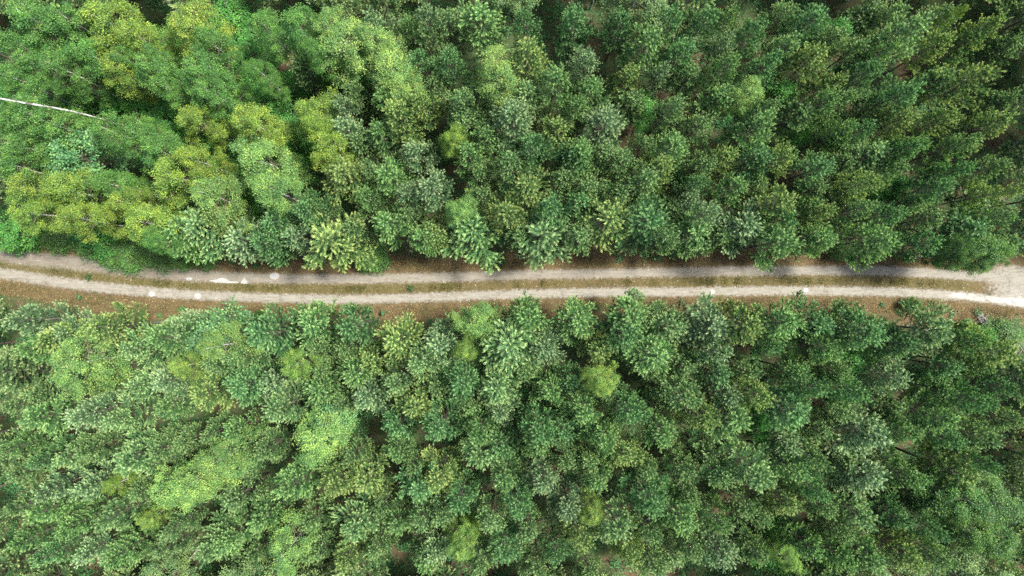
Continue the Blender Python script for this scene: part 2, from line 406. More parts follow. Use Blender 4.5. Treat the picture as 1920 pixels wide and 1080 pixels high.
def leafy_crown_and_trunk(seed, h=12.0, R=2.3, leaf=0.10, nleaf=11000, base=.34, bark=None, droop=.35, clump=.31, flat=.5, stems=1, rad=.12):
    rng = np.random.default_rng(seed); wood = Build(); C = []
    ph = rng.uniform(0, 6.28, 4); lean = rng.normal(0, .02, 2) * h
    def axis(z): return np.array([lean[0] * (z / h) ** 2 + .12 * math.sin(z * .7 + ph[0]), lean[1] * (z / h) ** 2 + .12 * math.sin(z * .6 + ph[1]), z])
    zs = np.linspace(-.25, h * .97, 11)
    wood.add(*tube([axis(z) for z in zs], [rad * (1 - z / (h * 1.05)) + .012 for z in zs], 7))
    nb = 30
    for b in range(nb):
        t = (b + rng.uniform(0, 1)) / nb; z = h * (base + (1 - base) * t * .93)
        az = b * 2.4 + rng.normal(0, .3)
        lob = 1 + .22 * math.sin(2 * az + ph[2]) + .16 * math.sin(3 * az + ph[3])
        prof = math.sin(math.pi * min(1, .22 + .74 * t)) ** .7
        L = R * prof * lob * rng.uniform(.75, 1.15); el = rng.uniform(.5, .95)
        o = np.array([math.cos(az), math.sin(az), 0.])
        fn = lambda s: axis(z) + o * L * s + np.array([0, 0, 1.]) * L * (el * s - .35 * s * s)
        ts = np.linspace(0, 1, 6)
        wood.add(*tube([fn(s) for s in ts], .028 * (1 - ts * .85) * (.5 + L / 2.5), 4))
        C.append(fn(1.0)); C.append(fn(.8))
        for j in range(6):
            s = rng.uniform(.35, .97); sg = rng.choice([-1, 1]); a2 = az + sg * rng.uniform(.5, 1.2)
            l2 = (.35 + .5 * L * (1 - s)) * rng.uniform(.7, 1.3); o2 = np.array([math.cos(a2), math.sin(a2), rng.uniform(-.1, .5)])
            p0 = fn(s); wood.add(*tube([p0, p0 + o2 * l2 * .5 + [0, 0, .05], p0 + o2 * l2], [.010, .007, .004], 3))
            C.append(p0 + o2 * l2); C.append(p0 + o2 * l2 * .55)
    for k in range(5): C.append(axis(h * .97) + rng.normal(0, .18, 3))
    C = np.array(C); per = max(8, nleaf // len(C)); n = len(C) * per
    cid = np.repeat(np.arange(len(C)), per)
    size = rng.uniform(.7, 1.3, len(C))[cid]
    off = rng.normal(size=(n, 3)) * clump * size[:, None] * np.array([1, 1, flat]) * .62
    P = C[cid] + off; P[:, 2] -= droop * (np.linalg.norm(off[:, :2], axis=1)) * rng.uniform(0, 1.2, n)
    az = rng.uniform(0, 6.28, n)
    D = unit(np.stack([np.cos(az), np.sin(az), rng.normal(-.35, .4, n)], 1) + .6 * unit(off) * np.array([1, 1, .4]))
    N = unit(np.stack([rng.normal(0, .55, n), rng.normal(0, .55, n), np.ones(n)], 1))
    V, F = leaves(P, D, N, leaf * rng.uniform(.75, 1.3, n), leaf * .75 * rng.uniform(.8, 1.2, n))
    tone = np.clip(1 + rng.normal(0, .34, len(C))[cid] + rng.normal(0, .14, n), 0, 2)
    return mesh_from("leaf_crown", V, F, tone, (M_LEAF,)), wood.mesh("leaf_trunk", (bark or M_BIRCHBARK, M_TWIG), True)

PINES = [pine_crown_and_trunk(11 + i, 10.0, 1.9, sparse=[1, .6, 2.2, 1, 1.6, .8, 1, 2.6, 1][i]) for i in range(9)]
BIRCHES = [leafy_crown_and_trunk(50 + i, 12.0, 2.3, leaf=.115, nleaf=15000, droop=.6) for i in range(5)]
BROADS = [leafy_crown_and_trunk(70 + i, 9.0, 2.3, leaf=.19, nleaf=6000, bark=M_PINEBARK, droop=.1, clump=.42, flat=.45, base=.22) for i in range(3)]
BUSHES = [leafy_crown_and_trunk(90 + i, 3.2, 1.7, leaf=.13, nleaf=5200, bark=M_PINEBARK, droop=.1, clump=.36, base=.06, rad=.04) for i in range(3)]

# ------------------------------------------------------------------ where the trees stand (photo pixels of the crown top, crown width in pixels)
PINE_UP = """900 25 115;835 30 80;795 15 70;990 30 75;1085 25 85;1170 30 80;840 100 78;990 90 98;1045 140 92;1105 100 75;1220 68 110;1180 135 70;810 150 62;865 170 74;920 165 76;990 165 88;1115 165 82;860 210 82;960 205 92;910 250 76;1050 230 82;1085 195 66;1140 220 102;1190 180 64;1000 262 86;1092 275 84;
1270 15 82;1335 20 90;1380 18 70;1430 40 80;1480 15 62;1535 25 100;1290 85 82;1370 70 66;1375 110 84;1450 110 80;1490 70 76;1540 100 92;1580 145 72;1355 170 92;1455 195 66;1440 225 100;1510 205 82;1565 180 78;1270 190 70;1320 230 62;1270 270 92;1215 262 50;1600 235 70;1245 130 66;1300 130 60;
1640 122 84;1620 80 60;1600 175 66;1730 45 112;1775 72 80;1785 18 62;1690 15 62;1780 140 80;1840 65 80;1855 132 108;1880 35 84;1912 80 62;1720 165 100;1705 215 86;1630 240 74;1735 262 66;1795 218 80;1835 262 70;1890 222 100;1660 190 60;1680 80 66;1905 180 60;1575 60 60;
1650 283 104;1725 272 74;1700 312 66;1640 338 84;1632 385 76;1775 345 90;1820 312 70;1885 308 56;1550 308 92;1552 395 74;1562 440 82;1690 400 78;1675 445 92;1830 430 104;1895 400 88;1905 455 80;1765 405 64;1600 355 58;1595 300 60;1910 355 70;1760 455 66;1725 375 60;
1245 312 72;1220 332 80;1330 303 60;1315 338 66;1370 290 70;1388 345 80;1430 290 92;1485 290 80;1475 372 102;1530 390 72;1300 368 72;1338 392 82;1270 388 58;1225 410 98;1312 432 94;1405 420 96;1482 408 70;1477 452 96;1545 350 60;1430 345 56;1360 440 60;1265 440 66;1520 445 64;
875 282 78;805 345 88;960 306 82;1082 285 84;1140 285 64;1172 295 66;1000 350 98;903 362 54;1110 342 64;1090 372 72;1165 362 64;950 395 88;1040 395 88;1020 435 112;1145 408 102;880 442 110;810 432 66;900 320 56;1190 350 60;1060 330 60;975 440 60;1090 440 66;
705 243 84;640 235 84;665 262 60;715 175 72;745 205 86;790 188 72;755 150 60;630 185 70;775 280 78;635 325 98;722 322 92;685 365 66;560 388 82;500 415 88;440 448 98;610 452 112;655 425 62;725 415 88;790 440 66;360 422 104;315 432 98;392 408 72;480 455 74;545 440 66;690 320 60;760 355 66;760 400 56;590 400 60;700 30 80;690 90 60;760 40 70;800 60 60;780 100 70;740 80 64;555 110 60;655 160 56"""
PINE_LO = """75 640 92;20 590 80;38 658 84;112 630 84;170 588 92;235 658 92;290 638 86;325 590 80;62 795 112;135 788 92;205 790 90;250 725 82;298 720 90;150 730 72;60 740 60;365 745 92;390 682 72;300 765 82;385 822 62;10 765 66;
490 630 96;570 608 92;650 610 82;740 640 86;425 680 82;440 728 102;500 722 92;590 665 64;592 732 92;662 700 92;690 678 76;782 680 88;735 722 78;688 752 88;515 772 98;740 802 82;775 768 92;430 815 80;640 760 60;600 700 60;710 610 66;640 655 56;
825 650 82;985 600 82;955 650 112;1025 655 78;1085 605 82;1130 660 78;1190 588 92;1178 630 74;985 702 62;862 720 88;940 735 104;1035 735 78;1072 718 76;1100 775 88;1190 780 84;1230 665 116;815 730 62;822 808 94;900 812 82;935 780 70;1010 815 90;1060 815 82;880 765 60;1140 740 60;1060 770 60;1150 820 60;
1265 612 84;1342 612 96;1412 612 92;1490 615 96;1550 602 92;1572 655 92;1362 665 82;1355 702 90;1375 748 82;1412 700 62;1455 650 70;1505 700 88;1542 732 84;1295 750 92;1330 790 84;1388 792 112;1440 750 82;1498 780 124;1548 812 64;1250 818 92;1290 690 66;1250 740 60;1600 620 70;
1640 620 98;1710 650 92;1675 600 60;1700 712 92;1625 740 84;1780 622 112;1792 690 92;1782 735 82;1900 660 108;1855 690 70;1862 760 82;1792 790 102;1870 830 90;1895 730 80;1640 820 124;1720 820 92;1800 830 82;1590 780 66;1850 640 70;1740 600 60;1690 770 60;1585 700 60;1910 790 60;
112 865 88;62 870 72;28 895 62;150 850 60;70 930 92;150 920 82;215 870 114;60 970 92;192 982 92;20 1030 84;70 1055 84;150 1045 88;205 1055 90;300 1035 72;375 1035 104;10 845 70;285 850 62;310 1000 72;112 1000 72;250 1040 60;20 960 60;255 930 60;
425 845 66;420 880 90;430 945 92;420 1020 98;482 985 92;535 920 98;490 850 62;655 860 58;742 850 78;620 920 88;682 905 98;575 985 64;655 990 104;640 1060 84;600 1040 60;740 990 90;782 925 100;785 985 70;710 960 54;470 1045 62;790 1060 84;440 1075 60;570 1050 60;700 1040 60;600 870 50;
820 900 96;900 857 92;940 845 86;1015 838 86;1142 830 82;1105 872 64;1180 865 84;952 900 88;1020 912 86;1125 905 82;860 952 82;825 975 72;970 957 78;1070 957 92;922 985 78;992 1003 74;945 1042 86;810 1048 82;1045 1045 74;1095 1020 82;1162 1000 112;905 1065 62;1010 1072 62;1195 1050 74;1060 870 60;770 880 50;1215 890 60;
1227 950 92;1290 982 98;1232 1012 72;1310 1045 62;1362 1050 92;1362 990 72;1292 890 62;1365 905 78;1432 890 114;1490 842 82;1502 888 92;1545 868 82;1550 930 72;1490 958 88;1405 960 64;1230 1070 64;1535 1040 82;1590 1010 60;1300 940 56;1430 1050 60;1440 980 60;
1642 900 114;1600 870 66;1632 980 102;1716 900 92;1820 898 112;1700 982 82;1642 1060 104;1722 1060 92;1590 1062 82;1770 1005 82;1780 1060 80;1560 960 60;1760 950 60;1870 880 70"""
def parse(s): return [tuple(float(v) for v in q.split()) for q in s.replace("\n", "").split(";") if q.strip()]
# broadleaved trees: px py width kind;  Y yellow-green birch, L lime birch, O olive birch, G vivid green sapling, M mint maple, D dark green, B roadside bush
LEAFY = """-8 60 90 O;-10 130 90 O;-6 172 84 G;-12 215 90 O;-10 300 90 O;-8 430 84 G;175 25 120 Y;230 50 96 Y;330 22 110 Y;370 62 84 O;140 85 88 O;190 112 84 Y;215 98 64 O;262 112 92 O;290 148 76 O;352 118 104 O;372 160 92 O;345 212 84 Y;30 100 92 O;80 112 80 O;40 155 96 G;32 208 110 O;20 15 106 O;100 20 90 O;170 228 84 O;240 252 92 O;115 282 112 M;268 268 92 O;302 320 118 Y;335 288 80 Y;20 345 96 Y;90 350 112 Y;112 402 84 Y;18 395 86 Y;170 335 74 O;208 375 84 Y;248 408 104 Y;262 445 62 O;155 425 86 G;400 300 76 G;200 355 80 G;380 365 104 L;
540 25 96 O;602 38 84 L;482 30 84 O;570 78 66 O;640 70 116 L;692 62 84 L;722 112 104 L;748 155 84 L;660 108 84 G;450 95 90 G;425 130 76 G;520 152 66 G;455 215 98 Y;575 195 94 Y;598 262 76 Y;580 230 70 Y;490 178 66 G;465 290 106 L;486 345 96 L;532 308 66 G;425 350 84 G;430 392 70 G;540 250 80 G;400 240 84 G;100 180 90 G;290 200 90 G;210 190 80 G;60 260 80 G;420 30 90 G;470 120 60 O;620 130 76 G;300 80 80 G;60 60 70 G;10 270 90 O;
925 115 90 L;845 245 64 Y;860 385 64 L;1214 192 58 G;1418 160 64 L;1478 165 58 G;1510 240 48 G;1580 45 62 G;1690 345 62 G;1820 8 26 Y;
110 690 108 L;372 640 116 M;390 655 84 L;322 690 64 Y;535 690 70 Y;890 610 82 L;868 662 54 Y;1140 725 70 Y;580 830 112 L;600 800 90 M;340 915 104 L;385 880 90 L;300 940 90 L;260 985 56 Y;198 920 54 Y;525 1050 96 L;862 1042 66 Y;1115 980 56 Y;1620 682 68 G;1478 1050 96 G;1500 1070 60 Y;1438 805 58 G;1885 950 120 D;1900 1030 100 D;1835 945 110 D;1850 1010 90 D;1868 478 92 D;1830 470 60 D;1900 500 60 D;
690 480 74 B;100 442 70 B;45 442 70 B;185 462 84 B;230 478 84 B;150 452 60 B;285 478 60 B;330 482 50 B;380 478 56 B;1722 572 28 B;1895 625 70 B;1860 640 60 G;478 595 26 B;515 480 40 B;870 1000 50 G;620 800 60 G;1240 650 56 G;1590 470 40 B"""

K = {  # albedo of the crowns
 'P': [(0.094, 0.186, 0.064), (0.082, 0.178, 0.053), (0.108, 0.188, 0.052), (0.064, 0.158, 0.052), (0.106, 0.194, 0.082)],
 'Y': (0.126, 0.215, 0.034), 'L': (0.118, 0.225, 0.058), 'O': (0.064, 0.165, 0.034), 'G': (0.050, 0.175, 0.032),
 'M': (0.085, 0.200, 0.075), 'D': (0.046, 0.120, 0.022), 'B': (0.052, 0.135, 0.030)}
PTONE = ["grey green", "deep green", "olive green", "dark green", "silver green"]

LAND = [(925, 115, "the lone lime birch"), (860, 385, "the small trackside lime birch"), (1418, 160, "the upper right lime birch"),
 (1214, 192, "the tiny two-tone sapling"), (1690, 345, "the yellowish right sapling"), (1580, 45, "the top right vivid sapling"),
 (720, 112, "the long lime birch pair"), (480, 315, "the twin round lime birches"), (690, 480, "the vivid trackside bush"),
 (455, 215, "the ochre tinted birch"), (302, 320, "the broad yellow birch"), (115, 282, "the mint green maple"), (175, 25, "the top left yellow birch"),
 (372, 640, "the trackside mint broadleaf"), (110, 690, "the broad lower left birch"), (535, 690, "the pale yellow birch"),
 (890, 610, "the tall lime trackside birch"), (1140, 725, "the lone lower yellow birch"), (580, 830, "the wide pale lime birch"),
 (340, 915, "the star shaped lime birch"), (525, 1050, "the bottom edge lime birch"), (862, 1042, "the narrow bottom yellow birch"),
 (1115, 980, "the ochre tipped slim birch"), (1620, 682, "the yellow-green right sapling"), (1478, 1050, "the bottom right vivid sapling"),
 (1438, 805, "the small emerald sapling"), (1885, 950, "the dark right edge birches"), (1868, 478, "the dark overhanging tree"),
 (1020, 435, "the large trackside pine"), (1320, 520, "the track's upper rut"), (1230, 665, "the big round lower pine"), (1920, 540, "the white gravel junction"),
 (260, 500, "the track's left bend")]
def where(px, py, own=None):
    best = None
    for lx, ly, ph in LAND:
        d = math.hypot(px - lx, py - ly)
        if own and d < 14: continue
        if (ly < 540) != (py < 540) and abs(ly - 540) > 45: d += 400
        if best is None or d < best[0]: best = (d, lx, ly, ph)
    d, lx, ly, ph = best; dx, dy = px - lx, py - ly
    if abs(dy) > 2.2 * abs(dx): r = "above" if dy < 0 else "below"
    elif abs(dx) > 2.2 * abs(dy): r = "left of" if dx < 0 else "right of"
    else: r = ("above" if dy < 0 else "below") + (" left of" if dx < 0 else " right of")
    ph = ph.replace(" birches", "").replace("pale lime", "pale") if len(ph.split()) > 6 or ph.count(" ") > 5 else ph
    return f"{r} {ph}, {round(px / 19.2)}% across, {round(py / 10.8)}% down"

def used_label(s, seen=set()):
    if s in seen: return None
    seen.add(s); return s

# size of a prototype is real (pine 10 m high, 3.8 m wide); copies are scaled
first = {}
def plant(kind, name, mesh_pair, X, Y, scale_xy, scale_z, rot, color, label, cat, group):
    root = bpy.data.objects.new(name, None); COL.objects.link(root)
    root.empty_display_size = .5
    root.location = (X, Y, float(ground_z(X, Y))); root.rotation_euler = (0, 0, rot); root.scale = (scale_xy, scale_xy, scale_z)
    tag(root, label, cat, group)
    key = id(mesh_pair)
    if key not in first:
        cr = link("crown", mesh_pair[0], root); tr = link("trunk", mesh_pair[1], root); first[key] = (cr, tr)
    else:
        for src in first[key]:
            c = src.copy(); COL.objects.link(c); c.parent = root
            if src is first[key][0]: cr = c
    cr.color = (*color, 1)
    return root

rr = random.Random(5)
pts_all = []
pines = parse(PINE_UP) + parse(PINE_LO)
leafy = []
for q in LEAFY.replace("\n", "").split(";"):
    a, b, c, k = q.split(); leafy.append((float(a), float(b), float(c), k))

def place_pine(px, py, w, young=False):
    rdist = math.hypot(px - 960, py - 540)
    h = (rr.uniform(6.2, 7.8) if young else rr.uniform(8.4, 11.2) + 0.3 * max(0, (px - 1200) / 720)) * (0.92 if w < 66 else 1.0)
    X, Y = at_height(px, py, h)
    c, hs = track_c(X); v = Y - float(c); lim = float(hs) + (1.5 if v > 0 else 2.5 if px < 430 else 1.75)
    if abs(v) < lim: Y = float(c) + math.copysign(lim, v)
    # crowns near the rim are seen from the side: their picture is longer than the crown is wide
    wide = w / (1 + 0.22 * rdist / 900)
    R = wide / 2 / PPM * (H - h + 2.5) / H * 1.0
    ti = rr.choices([0, 1, 2, 3, 4], weights=[3, 2 + px / 800, 2, 1 + px / 500, 3.2 - 2.6 * px / 1920])[0]
    base = K['P'][ti]; j = rr.uniform(.88, 1.12) * (1.12 - .16 * px / 1920); col = tuple(x * j for x in base)
    size = "large" if w > 97 else ("slender" if w < 67 else "medium")
    if abs(Y - float(c)) < 4.6: R *= 1.16
    if young: size = "low"
    lab = f"{size} {PTONE[ti]} pine {where(px, py)}"
    plant('P', "pine_tree", PINES[rr.randrange(len(PINES))], X, Y, R / 1.9, h / 10.0, rr.uniform(0, 6.28), col, lab, "pine tree", "pines of the plantation either side of the track")
    pts_all.append((px, py, w))

def small_pine(px, py, w, lo=7.5, hi=9.2):
    h = rr.uniform(lo, hi); X, Y = at_height(px, py, h); c, hs = track_c(X)
    if abs(Y - float(c)) < float(hs) + 2.2: return
    k = w / 2 / PPM * (H - h + 2.5) / H * 1.1 / 1.9
    SMALL.append((X, Y, k, h / 10.0)); pts_all.append((px, py, w))

NAMES = {'Y': ("birch_tree", "yellow-green birch", "birch tree"), 'L': ("birch_tree", "lime birch", "birch tree"), 'O': ("birch_tree", "olive birch", "birch tree"),
         'G': ("broadleaf_sapling", "vivid green sapling", "sapling"), 'M': ("maple_tree", "mint green maple", "maple tree"),
         'D': ("alder_tree", "dark green alder", "alder tree"), 'B': ("roadside_bush", "low green bush", "bush")}
HAND = {(925, 115): "lone round bright lime birch among grey-green pines, top centre",
 (860, 385): "small bright lime birch among pines just above the middle of the track",
 (1418, 160): "single pale lime birch among dark pines in the upper right",
 (690, 480): "vivid green leafy bush with yellow tips on the track's upper verge",
 (115, 282): "pale mint green maple with lobed clumps at the left, above the track bend",
 (372, 640): "broad mint green broadleaf tree right at the track's lower verge",
 (110, 690): "very broad lime birch near the left edge of the lower forest",
 (535, 690): "pale yellow birch between silver pines below the track",
 (890, 610): "tall bright lime birch leaning over the lower verge, mid track",
 (1140, 725): "lone yellow-green birch in the middle of the lower pine forest",
 (580, 830): "widest pale lime birch in the lower left forest",
 (1868, 478): "dark green alder hanging over the track at the white junction",
 (302, 320): "broad yellow birch at the upper left, below a bare white stem"}
def place_leafy(px, py, w, k):
    nm, word, cat = NAMES[k]
    if k in 'YLO': h = rr.uniform(10.8, 12.6); pair = BIRCHES[rr.randrange(5)]; h0, R0 = 12.0, 2.45
    elif k == 'D': h = 10.0; pair = BIRCHES[rr.randrange(5)]; h0, R0 = 12.0, 2.45
    elif k == 'M': h = rr.uniform(8.5, 9.5); pair = BROADS[rr.randrange(3)]; h0, R0 = 9.0, 2.5
    elif k == 'G': h = rr.uniform(5.5, 7.5) if px > 640 else rr.uniform(3.6, 5.6); pair = BROADS[rr.randrange(3)]; h0, R0 = 9.0, 2.5
    else: h = rr.uniform(1.6, 2.4); pair = BUSHES[rr.randrange(3)]; h0, R0 = 3.2, 2.0
    if w < 70 and k in 'YL': h *= .9
    X, Y = at_height(px, py, h)
    c, hs = track_c(X); v = Y - float(c); lim = float(hs) + (1.3 if k != 'B' else 1.0)
    if abs(v) < lim: Y = float(c) + math.copysign(lim, v)
    R = w / 2 / PPM * (H - h + 2) / H * (.92 if k in 'YO' else 1.0)
    j = rr.uniform(.9, 1.1); g_ = rr.uniform(.93, 1.07); kc = tuple(.5 * a + .5 * b for a, b in zip(K['Y'], K['L'])) if (k == 'Y' and px > 250 and py > 560) else K[k]; col = (kc[0] * j * g_, kc[1] * j, kc[2] * j)
    lab = HAND.get((int(px), int(py))) or f"{'broad' if w > 95 else 'small' if w < 70 else 'mid-sized'} {word} {where(px, py, True)}"
    plant(k, nm, pair, X, Y, R / R0, h / h0, rr.uniform(0, 6.28), col, lab, cat,
          {'B': "bushes along the verges", 'G': "young broadleaved trees in the gaps"}.get(k, "broadleaved trees among the pines"))
    pts_all.append((px, py, w))

pines.sort(key=lambda q: -q[2])
SMALL = []                                   # the smallest pines, beyond 300, stand in one object
for p in pines[:300]: place_pine(*p)
for p in pines[300:]: small_pine(*p)
for p in leafy: place_leafy(*p)
print("PINES", len(pines), "LEAFY", len(leafy))

# ------------------------------------------------------------------ low young pines where the list leaves gaps between crowns
def gap(px, py, k=0.62):
    return all((px - a) ** 2 + (py - b) ** 2 > (k * c) ** 2 for a, b, c in pts_all)
FR = random.Random(21); nf_ = 0
for _ in range(6000):
    px, py = FR.uniform(0, 1920), FR.uniform(0, 1080)
    if px < 640 - .2 * py and py < 470: continue
    X, Y = at_height(px, py, 7.0); c, hs = track_c(X)
    if abs(Y - float(c)) < float(hs) + 2.6: continue
    if gap(px, py, .66) and FR.random() < .6:
        small_pine(px, py, FR.uniform(54, 70), 5.5, 7.2); nf_ += 1
print("FILL", nf_)

# ------------------------------------------------------------------ stuff: undergrowth, litter, grass
def scatter_leaf(name, P, size, mat, tone, lift=.4, up=0.3, seed=1, aspect=.55):
    rng = np.random.default_rng(seed); n = len(P); az = rng.uniform(0, 6.28, n)
    D = unit(np.stack([np.cos(az), np.sin(az), rng.normal(up, .3, n)], 1))
    N = unit(np.stack([rng.normal(0, .5, n), rng.normal(0, .5, n), np.ones(n)], 1))
    V, F = leaves(P, D, N, size, size * aspect)
    return link(name, mesh_from(name, V, F, tone, (mat,)))

M_UNDER = foliage_mat("undergrowth_leaves", rough=.55, trans=.3, spec=.3, use_obj=False, base=(0.045, 0.150, 0.050, 1))
M_GRASS = foliage_mat("grass_blades", rough=.6, trans=.3, spec=.25, use_obj=False, base=(0.085, 0.090, 0.026, 1), tip=(1.7, 1.4, 1.0))
M_LITTER = foliage_mat("fallen_leaves", rough=.75, trans=.05, spec=.2, use_obj=False, base=(0.12, 0.084, 0.040, 1), tip=(1.6, 1.5, 1.3))
rng = np.random.default_rng(77)
# clumps of bilberry and fern
nc = 9500
cx_ = rng.uniform(-50, 50, nc); cy_ = rng.uniform(-30, 30, nc); c0, h0_ = track_c(cx_)
dist = np.abs(cy_ - c0) - h0_
dens = 0.5 + .5 * np.sin(cx_ * .35 + 1) * np.sin(cy_ * .42) + (cx_ < -14) * (cy_ > 0) * .6
keep = (dist > 2.4) & (rng.uniform(0, 1, nc) < np.clip(dens + .5, .35, 1))
edge_ = (dist > 1.0) & (dist <= 2.4) & (rng.uniform(0, 1, nc) < np.where((cx_ < -12) & (cy_ > c0), .9, .20))
keep |= edge_
cx_, cy_, dist = cx_[keep], cy_[keep], dist[keep]; per = 34; m_ = len(cx_)
cid = np.repeat(np.arange(m_), per); rad = (rng.uniform(.35, .95, m_) * np.where(dist < 2.4, .6, 1))[cid]
off = rng.normal(0, .45, (m_ * per, 2)) * rad[:, None]
hgt = (rng.uniform(.25, 1.5, m_) * np.where(dist < 2.4, .5, 1))[cid] * rng.uniform(.2, 1, m_ * per)
P = np.stack([cx_[cid] + off[:, 0], cy_[cid] + off[:, 1], hgt], 1); P[:, 2] += ground_z(P[:, 0], P[:, 1])
u = scatter_leaf("undergrowth", P, rng.uniform(.10, .22, len(P)), M_UNDER, np.clip(.95 + rng.normal(0, .28, m_)[cid] + rng.normal(0, .15, len(P)), 0, 2), seed=3)
tag(u, "green fern and bilberry undergrowth on the forest floor", kind="stuff")
# fallen leaves and short dry grass on the two verges
n = 60000; X = rng.uniform(-46, 46, n); c0, h0_ = track_c(X); side = rng.choice([-1, 1], n)
dd = rng.gamma(2.2, .55, n) + .50; Y = c0 + side * (h0_ + dd)
px_ = X * PPM + 960; ok = ~((px_ > 1850) & (side > 0)); X, Y, side, dd = X[ok], Y[ok], side[ok], dd[ok]
P = np.stack([X, Y, ground_z(X, Y) + .02 + rng.uniform(0, .03, len(X))], 1)
l_ = scatter_leaf("leaf_litter", P, rng.uniform(.05, .12, len(P)), M_LITTER, np.clip(rng.normal(.9, .4, len(P)), 0, 2), up=.05, seed=4)
tag(l_, "brown and ochre fallen leaves strewn on both verges", kind="stuff")
def grass_tufts(name, X, Y, hh, seed, label, tmean=1.0):
    rng = np.random.default_rng(seed); n = len(X); D = unit(np.stack([rng.normal(0, .75, n), rng.normal(0, .75, n), np.ones(n) * .8], 1))
    P = np.stack([X, Y, ground_z(X, Y) + .02], 1)
    V, F = blades(P, D, hh, np.full(n, .030), rng)
    big = np.sin(X * 1.7 + 2 * np.sin(X * .43)) * .2
    o = link(name, mesh_from(name, V, F, np.clip(tmean + big + rng.normal(0, .3, n), 0, 2), (M_GRASS,))); tag(o, label, kind="stuff")
n = 46000; X = rng.uniform(-46, 38.4, n); c0, h0_ = track_c(X); Y = c0 + h0_ * rng.normal(0, .22, n)
cl_ = np.sin(X * 2.1 + 2 * np.sin(X * .6)) + np.sin(X * 5.3) * .7 + rng.normal(0, .8, n) - 1.2 * ((X > -5) & (X < 15)); X, Y, c0, h0_ = X[cl_ > -.3], Y[cl_ > -.3], c0[cl_ > -.3], h0_[cl_ > -.3]; n = len(X)
hh = rng.uniform(.05, .18, n) * (1 + .5 * np.sin(X * .8))
grass_tufts("middle_grass", X, Y, hh, 5, "short yellow-green grass along the middle of the track", .85)
n = 62000; X = rng.uniform(-46, 46, n); c0, h0_ = track_c(X); side = rng.choice([-1, 1], n, p=[.45, .55]); dd = rng.gamma(2.5, .45, n) + .48
ok = (np.sin(X * .9 + dd * 2) + rng.normal(0, .7, n) > -.1) & ~((X * PPM + 960 > 1790) & (side > 0)); X, dd, side, c0, h0_ = X[ok], dd[ok], side[ok], c0[ok], h0_[ok]
grass_tufts("verge_grass", X, c0 + side * (h0_ + dd), rng.uniform(.08, .26, len(X)), 6, "dry tufted grass on the verges beside the ruts", .85)

# loose stones
n = 4000; X = rng.uniform(-46, 46, n); c0, h0_ = track_c(X); Y = c0 + h0_ * rng.choice([-1, 1], n) + rng.normal(0, .5, n)
sz = rng.gamma(2, .014, n) + .012; B8 = np.array([[-1, -1, 0], [1, -1, 0], [1, 1, 0], [-1, 1, 0], [-.6, -.6, 1], [.6, -.6, 1], [.6, .6, 1], [-.6, .6, 1]]) * .5
V = B8[None] * rng.uniform(.6, 1.3, (n, 8, 1)) * sz[:, None, None] * np.array([1, .8, .7]) + np.stack([X, Y, track_z(X, Y)], 1)[:, None]
FQ = np.array([[0, 1, 5, 4], [1, 2, 6, 5], [2, 3, 7, 6], [3, 0, 4, 7], [4, 5, 6, 7]])
F = (FQ[None] + 8 * np.arange(n)[:, None, None]).reshape(-1, 4)
M_STONE = foliage_mat("gravel_stones", rough=.85, trans=0.0, spec=.2, use_obj=False, base=(.20, .185, .15, 1), tip=(1.05, 1.05, 1.05))
st_ = link("loose_stones", mesh_from("loose_stones", V.reshape(-1, 3), F, np.repeat(np.clip(rng.normal(.95, .5, n), 0, 2), 5), (M_STONE,))); tag(st_, "loose gravel stones strewn along the ruts", kind="stuff")

# ------------------------------------------------------------------ the forest beyond the frame: one mass, instanced on points
rng = np.random.default_rng(9); pts = []
for _ in range(16000):
    x, y = rng.uniform(-72, 72), rng.uniform(-50, 50)
    c, hs = track_c(x)
    if abs(y - float(c)) < float(hs) + 2.6: continue
    if abs(x) < 34.0 and abs(y) < 18.5: continue
    if x > 38 and 0 > y > float(c) - 5 : continue
    if all((x - a) ** 2 + (y - b) ** 2 > 2.6 ** 2 for a, b in pts): pts.append((x, y))
EX = [(o.location.x, o.location.y) for o in bpy.data.objects if o.type == 'EMPTY'] + [q[:2] for q in SMALL]
pts = [p for p in pts if all((p[0] - a) ** 2 + (p[1] - b) ** 2 > 2.0 ** 2 for a, b in EX)]
print("RING", len(pts))
def instancer(obj, pairs):
    """points carry 'scl' (vector) and 'rot' (vector); the trees are picked in turn"""
    ng = bpy.data.node_groups.new("tree_points", 'GeometryNodeTree')
    for io in ('INPUT', 'OUTPUT'): ng.interface.new_socket("Geometry", in_out=io, socket_type='NodeSocketGeometry')
    gi = ng.nodes.new("NodeGroupInput"); go = ng.nodes.new("NodeGroupOutput"); iop = ng.nodes.new("GeometryNodeInstanceOnPoints")
    g2i = ng.nodes.new("GeometryNodeGeometryToInstance")
    for pair in pairs:
        if id(pair) not in first: continue
        jn = ng.nodes.new("GeometryNodeJoinGeometry")
        for ob in first[id(pair)]:
            oi = ng.nodes.new("GeometryNodeObjectInfo"); oi.inputs["Object"].default_value = ob; oi.transform_space = 'ORIGINAL'
            ng.links.new(oi.outputs["Geometry"], jn.inputs[0])
        ng.links.new(jn.outputs[0], g2i.inputs[0])
    ng.links.new(g2i.outputs[0], iop.inputs["Instance"]); iop.inputs["Pick Instance"].default_value = True
    for nm, sock in (("scl", "Scale"), ("rot", "Rotation")):
        na = ng.nodes.new("GeometryNodeInputNamedAttribute"); na.data_type = 'FLOAT_VECTOR'; na.inputs["Name"].default_value = nm
        ng.links.new(na.outputs[0], iop.inputs[sock])
    ng.links.new(gi.outputs[0], iop.inputs["Points"]); ng.links.new(iop.outputs[0], go.inputs[0])
    obj.modifiers.new("trees", 'NODES').node_group = ng
